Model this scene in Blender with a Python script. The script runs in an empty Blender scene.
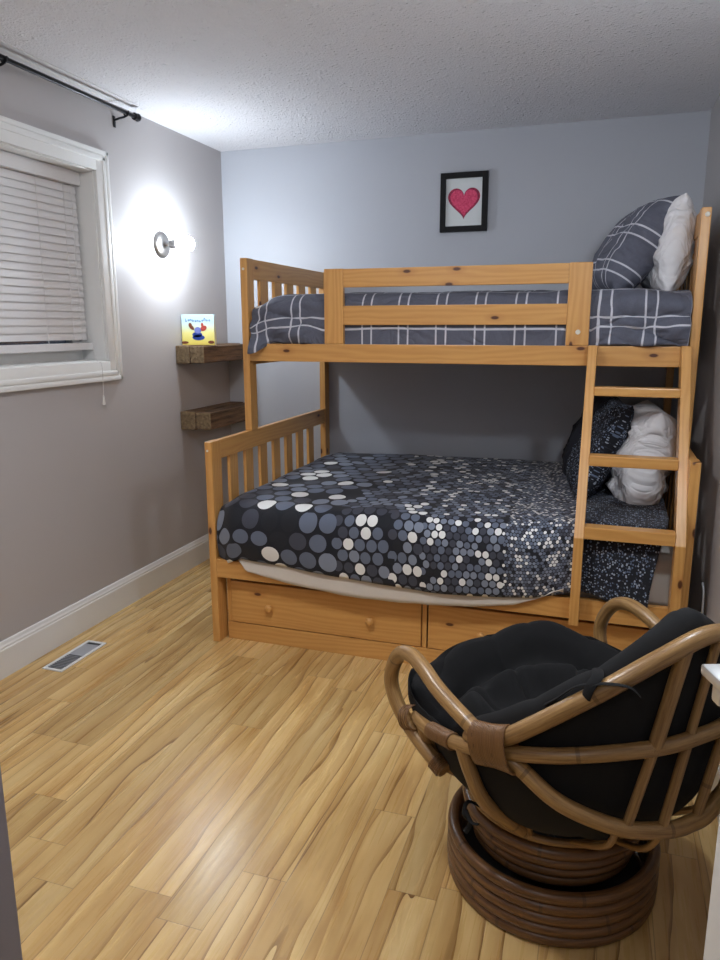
import bpy, bmesh, math, random
from mathutils import Vector, Matrix, noise
random.seed(7)
R = math.radians
COL = bpy.context.scene.collection
ORG = {}

# ------------------------------------------------------------------ objects
def tag(o, label=None, cat=None, group=None, kind=None):
    if label: o['label'] = label
    if cat: o['category'] = cat
    if group: o['group'] = group
    if kind: o['kind'] = kind
    return o

def thing(name, loc, label, cat, group=None):
    o = bpy.data.objects.new(name, None); COL.objects.link(o)
    o.location = loc; ORG[o] = Vector(loc); o.empty_display_size = .05
    return tag(o, label, cat, group)

def obj(name, bm, mat, parent=None, org=None, smooth=None):
    """bm is in world coordinates; linked as one mesh object"""
    if parent is not None: o0 = ORG[parent]
    elif org is not None: o0 = Vector(org)
    else:
        mn = Vector([min(v.co[i] for v in bm.verts) for i in range(3)])
        mx = Vector([max(v.co[i] for v in bm.verts) for i in range(3)])
        o0 = Vector(((mn.x+mx.x)/2, (mn.y+mx.y)/2, mn.z))
    bmesh.ops.translate(bm, verts=bm.verts, vec=-o0)
    me = bpy.data.meshes.new(name); bm.to_mesh(me); bm.free()
    for m in (mat if isinstance(mat, (list, tuple)) else [mat]): me.materials.append(m)
    o = bpy.data.objects.new(name, me); COL.objects.link(o)
    if parent is not None: o.parent = parent
    else: o.location = o0
    ORG[o] = o0
    if smooth is not None:
        for p in me.polygons: p.use_smooth = True
        if smooth < 179: me.set_sharp_from_angle(angle=R(smooth))
    return o

def new():
    bm = bmesh.new(); bm.verts.layers.float_vector.new('grain'); return bm
def GL(bm): return bm.verts.layers.float_vector['grain']

def bar(bm, a, b, w, d, up=(0,0,1), bev=.003, caps=None):
    """box from a to b, w wide along up x dir, d along up; grain runs along it"""
    a = Vector(a); b = Vector(b); t = (b-a); L = t.length; t.normalize()
    up = Vector(up); s = up.cross(t).normalized(); u = t.cross(s)
    t2 = bmesh.new(); bmesh.ops.create_cube(t2, size=1)
    bmesh.ops.scale(t2, vec=(L, w, d), verts=t2.verts)
    if bev: bmesh.ops.bevel(t2, geom=t2.edges[:], offset=bev, segments=2, affect='EDGES', profile=.6)
    off = Vector((random.uniform(0,40), random.uniform(0,40), random.uniform(0,40)))
    g = GL(bm); mp = {}
    for v in t2.verts:
        n = bm.verts.new((a+b)/2 + t*v.co.x + s*v.co.y + u*v.co.z)
        n[g] = v.co + off; mp[v] = n
    for f in t2.faces: bm.faces.new([mp[v] for v in f.verts])
    t2.free(); return bm

def box(bm, lo, hi, axis=None, bev=.003):
    lo = Vector(lo); hi = Vector(hi); c = (lo+hi)/2; s = hi-lo
    if axis is None: axis = max(range(3), key=lambda i: s[i])
    a = c.copy(); b = c.copy(); a[axis] = lo[axis]; b[axis] = hi[axis]
    bv = min(bev, min(s)*.45)
    if axis == 0: return bar(bm, a, b, s.y, s.z, (0,0,1), bv)
    if axis == 1: return bar(bm, a, b, s.x, s.z, (0,0,1), bv)
    return bar(bm, a, b, s.y, s.x, (1,0,0), bv)

def catmull(pts, n=8, closed=False):
    P = [Vector(p) for p in pts]; out = []; N = len(P)
    rng = range(N) if closed else range(N-1)
    for i in rng:
        if closed: p0,p1,p2,p3 = P[(i-1)%N],P[i],P[(i+1)%N],P[(i+2)%N]
        else: p0,p1,p2,p3 = P[max(0,i-1)],P[i],P[i+1],P[min(N-1,i+2)]
        for k in range(n):
            t = k/n
            out.append(.5*((2*p1)+(-p0+p2)*t+(2*p0-5*p1+4*p2-p3)*t*t+(-p0+3*p1-3*p2+p3)*t*t*t))
    if not closed: out.append(P[-1])
    return out

def tube(bm, path, r, seg=12, closed=False, cap=True, flat=1.0):
    g = GL(bm); N = len(path); rf = r if callable(r) else (lambda t: r)
    rings = []; prev = None; L = 0; off = random.uniform(0,30)
    for i, p in enumerate(path):
        if closed: t = (path[(i+1)%N]-path[(i-1)%N])
        else: t = path[min(N-1,i+1)]-path[max(0,i-1)]
        t.normalize()
        if prev is None:
            q = Vector((0,0,1)) if abs(t.z) < .9 else Vector((1,0,0)); u = (q - t*q.dot(t)).normalized()
        else: u = (prev - t*prev.dot(t)).normalized()
        prev = u; w = t.cross(u)
        if i: L += (p-path[i-1]).length
        ring = []
        for k in range(seg):
            a = 2*math.pi*k/seg; rr = rf(i/max(1,N-1))
            v = bm.verts.new(p + (u*math.cos(a)*flat + w*math.sin(a))*rr)
            v[g] = (L+off, math.cos(a)*.02+off, math.sin(a)*.02); ring.append(v)
        rings.append(ring)
    M = N if closed else N-1
    for i in range(M):
        A = rings[i]; B = rings[(i+1)%N]
        for k in range(seg): bm.faces.new((A[k],B[k],B[(k+1)%seg],A[(k+1)%seg]))
    if not closed and cap:
        bm.faces.new(rings[0]); bm.faces.new(list(reversed(rings[-1])))
    return bm

def lathe(bm, prof, org, axis=(0,0,1), seg=32):
    """prof: (radius, height) along axis"""
    g = GL(bm); t = Vector(axis).normalized(); q = Vector((0,0,1)) if abs(t.z)<.9 else Vector((1,0,0))
    u = t.cross(q).normalized(); w = t.cross(u); org = Vector(org); rings = []
    for r, h in prof:
        if r < 1e-6:
            v = bm.verts.new(org+t*h); v[g] = (h,0,0); rings.append([v]*seg); continue
        rg = []
        for k in range(seg):
            a = 2*math.pi*k/seg; v = bm.verts.new(org+t*h+(u*math.cos(a)+w*math.sin(a))*r); v[g] = (h, r*math.cos(a), r*math.sin(a)); rg.append(v)
        rings.append(rg)
    for A, B in zip(rings, rings[1:]):
        for k in range(seg):
            q4 = []
            for v in (A[k],B[k],B[(k+1)%seg],A[(k+1)%seg]):
                if v not in q4: q4.append(v)
            if len(q4) > 2: bm.faces.new(q4)
    bmesh.ops.recalc_face_normals(bm, faces=bm.faces); return bm

def grid(bm, nu, nv, fn, wrap_u=False):
    """fn(i/nu, j/nv) -> (pos, grain)"""
    g = GL(bm); V = []
    for i in range(nu if wrap_u else nu+1):
        row = []
        for j in range(nv+1):
            p, q = fn(i/nu, j/nv); v = bm.verts.new(p); v[g] = q; row.append(v)
        V.append(row)
    n = len(V)
    for i in range(nu):
        for j in range(nv):
            A = V[i]; B = V[(i+1)%n]
            bm.faces.new((A[j],B[j],B[j+1],A[j+1]))
    return V

def solid(o, th, off=-1):
    m = o.modifiers.new('thickness', 'SOLIDIFY'); m.thickness = th; m.offset = off; return o

def sst(a, b, x):
    t = max(0, min(1, (x-a)/(b-a))); return t*t*(3-2*t)
def lerp_pts(pts, x):
    if x <= pts[0][0]: return pts[0][1]
    for (x0,y0),(x1,y1) in zip(pts, pts[1:]):
        if x <= x1: return y0+(y1-y0)*(x-x0)/(x1-x0)
    return pts[-1][1]
def nz(x, y, z=0, s=1): return noise.noise(Vector((x*s, y*s, z*s)))

# ------------------------------------------------------------------ materials
class NT:
    def __init__(s, name):
        s.m = bpy.data.materials.new(name); s.m.use_nodes = True; s.t = s.m.node_tree
        s.b = s.t.nodes['Principled BSDF']
    def n(s, kind, **kw):
        nd = s.t.nodes.new('ShaderNode'+kind)
        for k, v in kw.items(): setattr(nd, k, v)
        return nd
    def l(s, a, b): s.t.links.new(a, b)
    def put(s, sock, v):
        if isinstance(v, (int, float)): sock.default_value = v
        elif isinstance(v, (tuple, list)): sock.default_value = tuple(v) if len(v) == len(sock.default_value) else tuple(v)+(1,)
        else: s.l(v, sock)
    def m2(s, op, a, b=0, c=None, clamp=False):
        nd = s.n('Math', operation=op, use_clamp=clamp); s.put(nd.inputs[0], a); s.put(nd.inputs[1], b)
        if c is not None: s.put(nd.inputs[2], c)
        return nd.outputs[0]
    def mix(s, f, a, b, mode='MIX'):
        nd = s.n('Mix', data_type='RGBA', blend_type=mode); s.put(nd.inputs[0], f); s.put(nd.inputs[6], a); s.put(nd.inputs[7], b); return nd.outputs[2]
    def ramp(s, f, stops, interp='LINEAR'):
        nd = s.n('ValToRGB'); cr = nd.color_ramp; cr.interpolation = interp
        while len(cr.elements) < len(stops): cr.elements.new(.5)
        for e, (p, c) in zip(cr.elements, stops): e.position = p; e.color = tuple(c)+(1,) if len(c)==3 else c
        s.put(nd.inputs[0], f); return nd.outputs[0]
    def attr(s): return s.n('Attribute', attribute_name='grain').outputs['Vector']
    def sep(s, v): nd = s.n('SeparateXYZ'); s.l(v, nd.inputs[0]); return nd.outputs
    def comb(s, x, y, z=0): nd = s.n('CombineXYZ'); s.put(nd.inputs[0],x); s.put(nd.inputs[1],y); s.put(nd.inputs[2],z); return nd.outputs[0]
    def noise(s, v, scale, detail=3, rough=.5, dist=0):
        nd = s.n('TexNoise'); s.put(nd.inputs['Vector'], v); nd.inputs['Scale'].default_value = scale
        nd.inputs['Detail'].default_value = detail; nd.inputs['Roughness'].default_value = rough; nd.inputs['Distortion'].default_value = dist
        return nd.outputs['Fac']
    def vmul(s, v, k):
        nd = s.n('VectorMath', operation='MULTIPLY'); s.put(nd.inputs[0], v); nd.inputs[1].default_value = k; return nd.outputs[0]
    def bump(s, h, strength=.3, dist=.01):
        nd = s.n('Bump'); s.put(nd.inputs['Height'], h); nd.inputs['Strength'].default_value = strength; nd.inputs['Distance'].default_value = dist
        s.l(nd.outputs[0], s.b.inputs['Normal'])
    def fin(s, color=None, rough=None, metal=None, **kw):
        if color is not None: s.put(s.b.inputs['Base Color'], color)
        if rough is not None: s.put(s.b.inputs['Roughness'], rough)
        if metal is not None: s.b.inputs['Metallic'].default_value = metal
        for k, v in kw.items(): s.put(s.b.inputs[k.replace('_',' ')], v)
        return s.m

def lin(r, g, b):
    f = lambda c: (c/255)/12.92 if c/255 <= .04045 else ((c/255+.055)/1.055)**2.4
    return (f(r), f(g), f(b))

def plain(name, c, rough=.5, metal=0, bump=None, **kw):
    t = NT(name)
    if bump:
        co = t.n('TexCoord').outputs['Object']; t.bump(t.noise(co, bump[0], 4), bump[1], bump[2])
    return t.fin(c, rough, metal, **kw)

def m_paint(name, c):
    t = NT(name); co = t.n('TexCoord').outputs['Object']
    n1 = t.noise(co, 1.3, 3); col = t.mix(n1, [x*.95 for x in c], [x*1.05 for x in c])
    t.bump(t.noise(co, 220, 3), .12, .002)
    return t.fin(col, .55)

def m_ceiling():
    t = NT('popcorn_ceiling'); co = t.n('TexCoord').outputs['Object']
    v = t.n('TexVoronoi'); t.l(co, v.inputs['Vector']); v.inputs['Scale'].default_value = 52
    h = t.m2('SUBTRACT', .55, v.outputs['Distance'], clamp=True)
    msk = t.noise(co, 24, 3, .6); msk = t.m2('MULTIPLY', t.m2('SUBTRACT', msk, .42, clamp=True), 4)
    hh = t.m2('ADD', t.m2('MULTIPLY', h, msk), t.m2('MULTIPLY', t.noise(co, 110, 3, .7), .55))
    t.bump(hh, 1, .02)
    return t.fin(lin(236,235,238), .9)

def m_pine():
    t = NT('honey_pine'); a = t.attr(); s = t.sep(a)
    warp = t.noise(t.vmul(a, (1.3, 9, 9)), 1, 3, .5)
    u = t.m2('ADD', t.m2('MULTIPLY', s[1], 1.0), t.m2('MULTIPLY', s[2], .8))
    ring = t.m2('SINE', t.m2('MULTIPLY', t.m2('ADD', u, t.m2('MULTIPLY', warp, .11)), 330))
    ring = t.m2('MULTIPLY_ADD', ring, .5, .5)
    fine = t.noise(t.vmul(a, (4, 160, 160)), 1, 3, .6)
    big = t.noise(t.vmul(a, (.8, 5, 5)), 1, 2)
    c = t.mix(t.m2('MULTIPLY', t.m2('MULTIPLY', ring, fine), .85), lin(218,166,96), lin(190,130,64))
    c = t.mix(t.m2('MULTIPLY', big, .45), c, lin(184,122,58))
    # knots
    kv = t.n('TexVoronoi', voronoi_dimensions='2D'); t.l(t.comb(t.m2('MULTIPLY', s[0], 3.2), t.m2('MULTIPLY', t.m2('ADD', s[1], t.m2('MULTIPLY', s[2], 1.07)), 7)), kv.inputs['Vector']); kv.inputs['Scale'].default_value = 1.15
    kv.inputs['Randomness'].default_value = 1
    sel = t.m2('GREATER_THAN', t.sep(kv.outputs['Color'])[0], .52)
    core = t.m2('MULTIPLY', t.m2('SUBTRACT', 1, t.m2('DIVIDE', kv.outputs['Distance'], .075), clamp=True), sel)
    halo = t.m2('MULTIPLY', t.m2('SUBTRACT', 1, t.m2('DIVIDE', kv.outputs['Distance'], .20), clamp=True), sel)
    c = t.mix(t.m2('MULTIPLY', halo, .5), c, lin(160,94,40))
    c = t.mix(t.m2('MULTIPLY', core, 2.5, clamp=True), c, lin(84,44,22))
    t.bump(fine, .06, .002)
    return t.fin(c, .38, Coat_Weight=.25, Coat_Roughness=.25)

def p_x(t, v): return t.sep(v)[0]
def m_floor():
    t = NT('laminate_floor'); co = t.n('TexCoord').outputs['Object']; s = t.sep(co)
    W, Ln = .128, 1.22
    fx = t.m2('DIVIDE', s[0], W); row = t.m2('FLOOR', fx); frx = t.m2('SUBTRACT', fx, row)
    wn = t.n('TexWhiteNoise', noise_dimensions='1D'); t.l(row, wn.inputs['W'])
    fy = t.m2('ADD', t.m2('DIVIDE', s[1], Ln), t.m2('MULTIPLY', wn.outputs[0], 7.3)); cy = t.m2('FLOOR', fy); fry = t.m2('SUBTRACT', fy, cy)
    wn2 = t.n('TexWhiteNoise', noise_dimensions='2D'); t.l(t.comb(row, cy), wn2.inputs['Vector']); rnd = wn2.outputs['Color']; r3 = t.sep(rnd)
    off = t.comb(t.m2('MULTIPLY', r3[0], 50), t.m2('MULTIPLY', r3[1], 50), t.m2('MULTIPLY', r3[2], 50))
    vm = t.n('VectorMath', operation='ADD'); t.l(t.comb(s[0], s[1], 0), vm.inputs[0]); t.l(off, vm.inputs[1]); p = vm.outputs[0]
    # long wavy bands that run with the board
    w1 = t.noise(t.vmul(p, (5.0, .55, 1)), 1, 3, .5, .2)
    ph = t.m2('ADD', t.m2('MULTIPLY', p_x(t, p), 15), t.m2('MULTIPLY', w1, 4.0))
    band = t.m2('FRACT', ph)
    streak = t.noise(t.vmul(p, (70, 2.2, 1)), 1, 4, .6)
    blot = t.noise(t.vmul(p, (12, 1.6, 1)), 1, 3, .6)
    base = t.ramp(blot, [(.30, lin(238,207,146)), (.5, lin(226,190,126)), (.72, lin(190,146,84))])
    base = t.mix(t.m2('MULTIPLY', t.m2('POWER', band, 2), .7), base, lin(182,138,80))
    base = t.mix(t.m2('MULTIPLY', streak, .35), base, lin(178,136,82))
    # dark vein at the edge of each band
    vein = t.m2('MULTIPLY', t.m2('GREATER_THAN', band, .925), t.m2('MULTIPLY_ADD', t.m2('SUBTRACT', band, .925), 9, .35))
    vmask = t.m2('MULTIPLY_ADD', t.noise(t.vmul(p, (5, .9, 1)), 1, 2), 3.4, -.95, clamp=True)
    base = t.mix(t.m2('MULTIPLY', t.m2('MULTIPLY', vein, vmask), .85, clamp=True), base, lin(112,72,32))
    tint = t.m2('MULTIPLY_ADD', r3[2], .24, .82)
    base = t.mix(1, base, t.comb(tint, tint, tint), 'MULTIPLY')
    ex = t.m2('MINIMUM', frx, t.m2('SUBTRACT', 1, frx)); ey = t.m2('MULTIPLY', t.m2('MINIMUM', fry, t.m2('SUBTRACT', 1, fry)), Ln/W)
    seam = t.m2('SUBTRACT', 1, t.m2('DIVIDE', t.m2('MINIMUM', ex, ey), .014), clamp=True)
    base = t.mix(t.m2('MULTIPLY', seam, .6), base, lin(112,76,40))
    t.bump(t.m2('SUBTRACT', t.m2('MULTIPLY', streak, .15), t.m2('MULTIPLY', seam, .6)), .15, .002)
    rg = t.m2('MULTIPLY_ADD', streak, .12, .22)
    return t.fin(base, rg)

def m_rattan(name='rattan', c1=lin(190,150,94), c2=lin(122,88,50)):
    t = NT(name); a = t.attr(); s = t.sep(a)
    n1 = t.ramp(t.noise(t.vmul(a, (9, 130, 130)), 1, 5, .7), [(.3, (0,0,0)), (.7, (1,1,1))])
    n2 = t.noise(t.vmul(a, (3, 20, 20)), 1, 3)
    c = t.mix(n1, c1, c2); c = t.mix(t.m2('MULTIPLY', n2, .45), c, [x*.6 for x in c2])
    node = t.m2('FRACT', t.m2('MULTIPLY', s[0], 3.1)); nd = t.m2('LESS_THAN', node, .025)
    c = t.mix(t.m2('MULTIPLY', nd, .5), c, [x*.35 for x in c2])
    t.bump(n1, .15, .002)
    return t.fin(c, .36, Coat_Weight=.2, Coat_Roughness=.2)

def m_dots(name, zones, specks_from):
    """packed dots that get smaller along the bed. zones: (x_end, pitch)"""
    t = NT(name); a = t.attr(); s = t.sep(a)
    def layer(pitch, seed):
        px = t.m2('DIVIDE', s[0], pitch); py = t.m2('DIVIDE', s[1], pitch*.90)
        row = t.m2('FLOOR', py); px2 = t.m2('ADD', px, t.m2('MULTIPLY', t.m2('FLOORED_MODULO', row, 2), .5))
        cx = t.m2('FLOOR', px2)
        wn = t.n('TexWhiteNoise', noise_dimensions='3D'); t.l(t.comb(cx, row, seed), wn.inputs['Vector']); r = t.sep(wn.outputs['Color'])
        dx = t.m2('ADD', t.m2('SUBTRACT', t.m2('SUBTRACT', px2, cx), .5), t.m2('MULTIPLY_ADD', r[1], .06, -.03))
        dy = t.m2('MULTIPLY', t.m2('ADD', t.m2('SUBTRACT', t.m2('SUBTRACT', py, row), .5), t.m2('MULTIPLY_ADD', r[2], .06, -.03)), .90)
        d = t.m2('SQRT', t.m2('ADD', t.m2('MULTIPLY', dx, dx), t.m2('MULTIPLY', dy, dy)))
        ins = t.m2('LESS_THAN', d, t.m2('MULTIPLY_ADD', r[2], .04, .422))
        col = t.ramp(wn.outputs['Value'], [(0, lin(24,26,34)), (.07, lin(64,66,78)), (.28, lin(98,106,124)), (.60, lin(128,136,152)), (.82, lin(232,232,230))], 'CONSTANT')
        cen = t.m2('MULTIPLY', t.m2('SUBTRACT', t.m2('ADD', cx, .5), t.m2('MULTIPLY', t.m2('FLOORED_MODULO', row, 2), .5)), pitch)
        return ins, col, cen
    wob = t.m2('MULTIPLY_ADD', t.noise(t.vmul(a, (0, 9, 0)), 1, 1), .06, -.03)
    x = t.m2('ADD', s[0], wob); c = lin(18,20,30)
    for i in range(len(zones)-1, -1, -1):
        ins, col, cen = layer(zones[i][1], i*3.7); cw_ = t.m2('ADD', cen, wob)
        m_ = t.m2('MULTIPLY', ins, t.m2('LESS_THAN', cw_, zones[i][0]))
        if i: m_ = t.m2('MULTIPLY', m_, t.m2('GREATER_THAN', cw_, zones[i-1][0]+.12*zones[i-1][1]))
        c = t.mix(m_, c, col)
    v = t.n('TexVoronoi'); t.l(a, v.inputs['Vector']); v.inputs['Scale'].default_value = 125
    sp = t.mix(t.m2('LESS_THAN', v.outputs['Distance'], .40), lin(20,22,32), t.ramp(t.sep(v.outputs['Color'])[0], [(0, lin(40,44,56)), (.25, lin(96,110,134)), (.7, lin(160,170,186))], 'CONSTANT'))
    c = t.mix(t.m2('GREATER_THAN', x, specks_from), c, sp) if zones else sp
    t.bump(t.noise(a, 400, 2), .05, .001)
    return t.fin(c, .85, Sheen_Weight=.08)

def m_specks():
    t = NT('speckled_fabric'); a = t.attr(); v = t.n('TexVoronoi'); t.l(a, v.inputs['Vector']); v.inputs['Scale'].default_value = 125
    sp = t.mix(t.m2('LESS_THAN', v.outputs['Distance'], .40), lin(18,20,30), t.ramp(t.sep(v.outputs['Color'])[0], [(0, lin(40,44,56)), (.25, lin(96,110,134)), (.7, lin(160,170,186))], 'CONSTANT'))
    return t.fin(sp, .85)

def m_plaid():
    t = NT('windowpane_fabric'); a = t.attr(); s = t.sep(a)
    def lines(co, per, gap, w, ph):
        f = t.m2('FLOORED_MODULO', t.m2('ADD', co, ph), per)
        l1 = t.m2('LESS_THAN', t.m2('ABSOLUTE', t.m2('SUBTRACT', f, .06)), w)
        l2 = t.m2('LESS_THAN', t.m2('ABSOLUTE', t.m2('SUBTRACT', f, .06+gap)), w)
        return t.m2('MAXIMUM', l1, l2)
    m = t.m2('MAXIMUM', lines(s[0], .168, .042, .0036, 0), lines(s[1], .168, .042, .0036, .03))
    n1 = t.noise(t.vmul(a, (500, 60, 1)), 1, 2); n2 = t.noise(t.vmul(a, (60, 500, 1)), 1, 2)
    base = t.mix(t.m2('MULTIPLY', t.m2('ADD', n1, n2), .5), lin(74,76,88), lin(104,106,120))
    c = t.mix(t.m2('MULTIPLY', m, .82), base, lin(214,214,222))
    fo = t.noise(t.vmul(a, (5.5, 9, 1)), 1, 2, .4, .9); fo = t.m2('ABSOLUTE', t.m2('SUBTRACT', fo, .5)); t.bump(fo, .7, .09)
    return t.fin(c, .85)

def m_fabric(name, c, scale=300, k=.08, rough=.9, **kw):
    t = NT(name); co = t.n('TexCoord').outputs['Object']
    t.bump(t.noise(co, scale, 3), .2, .001)
    f = t.noise(co, 9, 3); return t.fin(t.mix(f, [x*(1-k) for x in c], [x*(1+k) for x in c]), rough, **kw)

def m_rough_wood(end=False):
    t = NT('reclaimed_wood_end' if end else 'reclaimed_wood'); a = t.attr()
    if end:
        co = t.vmul(a, (0, 1, 1)); n = t.noise(co, 60, 4, .6); w = t.noise(co, 14, 3)
        n = t.ramp(n, [(.35,(0,0,0)),(.65,(1,1,1))]); c = t.mix(n, lin(148,126,94), lin(96,78,56)); c = t.mix(t.m2('MULTIPLY', w, .6), c, lin(104,86,60))
    else:
        n = t.noise(t.vmul(a, (4, 60, 60)), 1, 5, .65); w = t.noise(t.vmul(a, (2, 12, 12)), 1, 3)
        n = t.ramp(n, [(.35,(0,0,0)),(.65,(1,1,1))]); c = t.mix(n, lin(136,106,76), lin(54,38,26)); c = t.mix(t.m2('MULTIPLY', w, .5), c, lin(88,62,40))
    t.bump(n, .6, .006); return t.fin(c, .8)

M = {}
M['wall'] = m_paint('grey_wall_paint', lin(178,174,174))
M['wall_cool_lit'] = m_paint('wall_paint_cool_light', lin(183,186,193))  # back wall's cooler look under the light, put into the colour
M['ceil'] = m_ceiling()
M['floor'] = m_floor()
M['pine'] = m_pine()
M['white'] = plain('white_trim_paint', lin(226,226,224), .38, bump=(60,.04,.002))
M['smooth'] = plain('smooth_white_board', lin(214,213,214), .6)
M['blind'] = plain('white_blind', lin(214,212,212), .45)
M['rattan'] = m_rattan()
M['rattan_dark'] = m_rattan('dark_rattan', lin(150,106,62), lin(78,50,28))
M['binding'] = m_rattan('cane_binding', lin(150,108,62), lin(96,62,34))
M['black_fab'] = m_fabric('black_cushion_fabric', lin(11,11,13), 500, .1, .95)
M['dots'] = m_dots('dotted_duvet_fabric', [(1.26, .088), (1.50, .050), (1.63, .042), (1.95, .029), (9, .013)], 2.22)
M['specks'] = m_specks()
M['navy'] = m_fabric('dark_pillow_fabric', lin(34,36,46))
M['plaid'] = m_plaid()
tw = NT('white_pillow_fabric'); aw = tw.attr(); fo = tw.noise(tw.vmul(aw, (9, 6, 1)), 1, 3, .5, 1.2); tw.bump(tw.m2('ABSOLUTE', tw.m2('SUBTRACT', fo, .5)), .8, .08)
M['white_fab'] = tw.fin(lin(226,224,226), .9)
M['sheet'] = m_fabric('pale_sheet_fabric', lin(208,200,190), 200, .05)
M['black_metal'] = plain('black_metal', (.012,.012,.014), .35, .6)
M['nickel'] = plain('brushed_nickel', (.36,.345,.33), .34, 1)
M['chrome'] = plain('satin_handle', (.75,.75,.74), .28, .7)
M['dark'] = plain('gap_shade', (.02,.02,.022), .6)  # near-black standing in for shade inside gaps and recesses
M['steel'] = plain('dark_steel', (.08,.08,.085), .4, .8)
M['wood'] = m_rough_wood(); M['wood_end'] = m_rough_wood(True)
M['frame'] = plain('black_picture_frame', (.004,.004,.005), .55, Specular_IOR_Level=.25)
M['paper'] = plain('white_paper', lin(222,226,226), .6)
M['grey_vent'] = plain('grey_louvre', lin(168,170,176), .4, .2)
M['cable'] = plain('white_cable', lin(215,215,215), .5)
M['bolt'] = plain('pale_bolt_cap', lin(220,214,200), .4)

def m_heart(name, c1, c2):
    t = NT(name); co = t.n('TexCoord').outputs['Object']; v = t.n('TexVoronoi'); t.l(co, v.inputs['Vector']); v.inputs['Scale'].default_value = 150
    return t.fin(t.mix(t.sep(v.outputs['Color'])[0], c1, c2), .6)
M['heart'] = m_heart('heart_red', lin(206,40,88), lin(232,84,124))
M['heart_edge'] = m_heart('heart_edge', lin(110,18,52), lin(186,32,80))

t = NT('lamp_bulb'); em = t.b; em.inputs['Emission Color'].default_value = (.80,.90,1,1); em.inputs['Emission Strength'].default_value = 112; em.inputs['Base Color'].default_value = (1,1,1,1); M['bulb'] = t.m
t = NT('window_glass'); t.b.inputs['Transmission Weight'].default_value = 1; t.b.inputs['Roughness'].default_value = .02; t.b.inputs['IOR'].default_value = 1.45; M['glass'] = t.m

# ------------------------------------------------------------------ room
XR, H, YE = 2.689, 2.44, -5.2
YJ, ZB, ZT = -1.205, 1.245, 2.118      # window opening
YW = -2.55
def setting(name, bm, mat, smooth=None):
    return tag(obj(name, bm, mat, smooth=smooth), kind='structure')
b = new(); box(b, (-.2, YE-.15, -.12), (XR+.15, .15, 0), 1, 0); 
o = setting('floor', b, M['floor'])
b = new(); box(b, (-.2, YE-.15, H), (XR+.15, .15, H+.12), 1, 0); setting('ceiling', b, M['ceil'])
b = new(); box(b, (-.2, 0, 0), (XR+.15, .15, H), 0, 0); setting('wall_back', b, M['wall_cool_lit'])
b = new(); box(b, (XR, YE, 0), (XR+.15, 0, H), 1, 0); setting('wall_right', b, M['wall'])
b = new()
box(b, (-.2, YE, 0), (0, 0, ZB), 1, 0); box(b, (-.2, YE, ZT), (0, 0, H), 1, 0)
box(b, (-.2, YJ, ZB), (0, 0, ZT), 2, 0); box(b, (-.2, YE, ZB), (0, YW, ZT), 2, 0)
setting('wall_left', b, M['wall'])
b = new(); box(b, (0, YE, 0), (1.526, -3.5, H), 2, .004); setting('wall_front', b, m_paint('shaded_wall_paint', lin(130,125,132)))  # darker copy of the wall grey, shade put into the colour
b = new(); box(b, (1.522, YE-.15, 0), (XR, YE, H), 2, 0); setting('wall_hall', b, M['wall'])

def baseboard(name, a, c, n):
    """a->c along the wall foot, n into the room"""
    b = new(); a = Vector(a); c = Vector(c); n = Vector(n)
    prof = [(0,0),(.016,0),(.016,.118),(.013,.122),(.013,.130),(.009,.137),(.006,.148),(.003,.152),(0,.152)]
    g = GL(b); r = []
    for p in (a, c): r.append([b.verts.new(p+n*x+Vector((0,0,z))) for x, z in prof])
    k = len(prof)
    for i in range(k): b.faces.new((r[0][i], r[0][(i+1)%k], r[1][(i+1)%k], r[1][i]))
    b.faces.new(r[0]); b.faces.new(r[1][::-1]); bmesh.ops.recalc_face_normals(b, faces=b.faces)
    setting(name, b, M['white'])
baseboard('baseboard_left', (0,-3.5,0), (0,-.001,0), (1,0,0))
baseboard('baseboard_back', (.016,0,0), (XR-.016,0,0), (0,-1,0))
baseboard('baseboard_right', (XR,-3.0,0), (XR,0,0), (-1,0,0))
baseboard('baseboard_front', (0,-3.5,0), (1.5,-3.5,0), (0,1,0))

# smooth strip on the ceiling above the curtain rod
b = new()
for y0, y1 in ((-2.6,-1.684),(-1.682,-1.043),(-1.041,-.996)): box(b, (.0, y0, H-.0025), (.1, y1, H), 1, .0005)
setting('trim_1', b, M['smooth'])

# window: reveal, casing, sash, pane
win = bpy.data.objects.new('window_1', None); COL.objects.link(win); win.location = (-.1, (YJ+YW)/2, ZB); ORG[win] = Vector(win.location); tag(win, kind='structure')
b = new(); th = .012
box(b, (-.19, YJ-th, ZB), (.0, YJ, ZT), 2, .001); box(b, (-.19, YW, ZB), (0, YW+th, ZT), 2, .001)
box(b, (-.19, YW, ZB), (.0, YJ, ZB+th), 1, .001); box(b, (-.19, YW, ZT-th), (0, YJ, ZT), 1, .001)
obj('window_reveal', b, M['white'], win)
b = new(); cw = .088
def casing(lo, hi, ax, inner):
    box(b, lo, hi, ax, .003)
zt, zb, yo = ZT+cw, ZB-cw, YJ+cw
box(b, (0, YJ-.006, zb), (.017, yo, zt), 2, .003); box(b, (0, YW-cw, ZT-.006), (.0172, YJ, zt), 1, .003); box(b, (0, YW-cw, zb), (.0172, YJ, ZB+.006), 1, .003)
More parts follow.
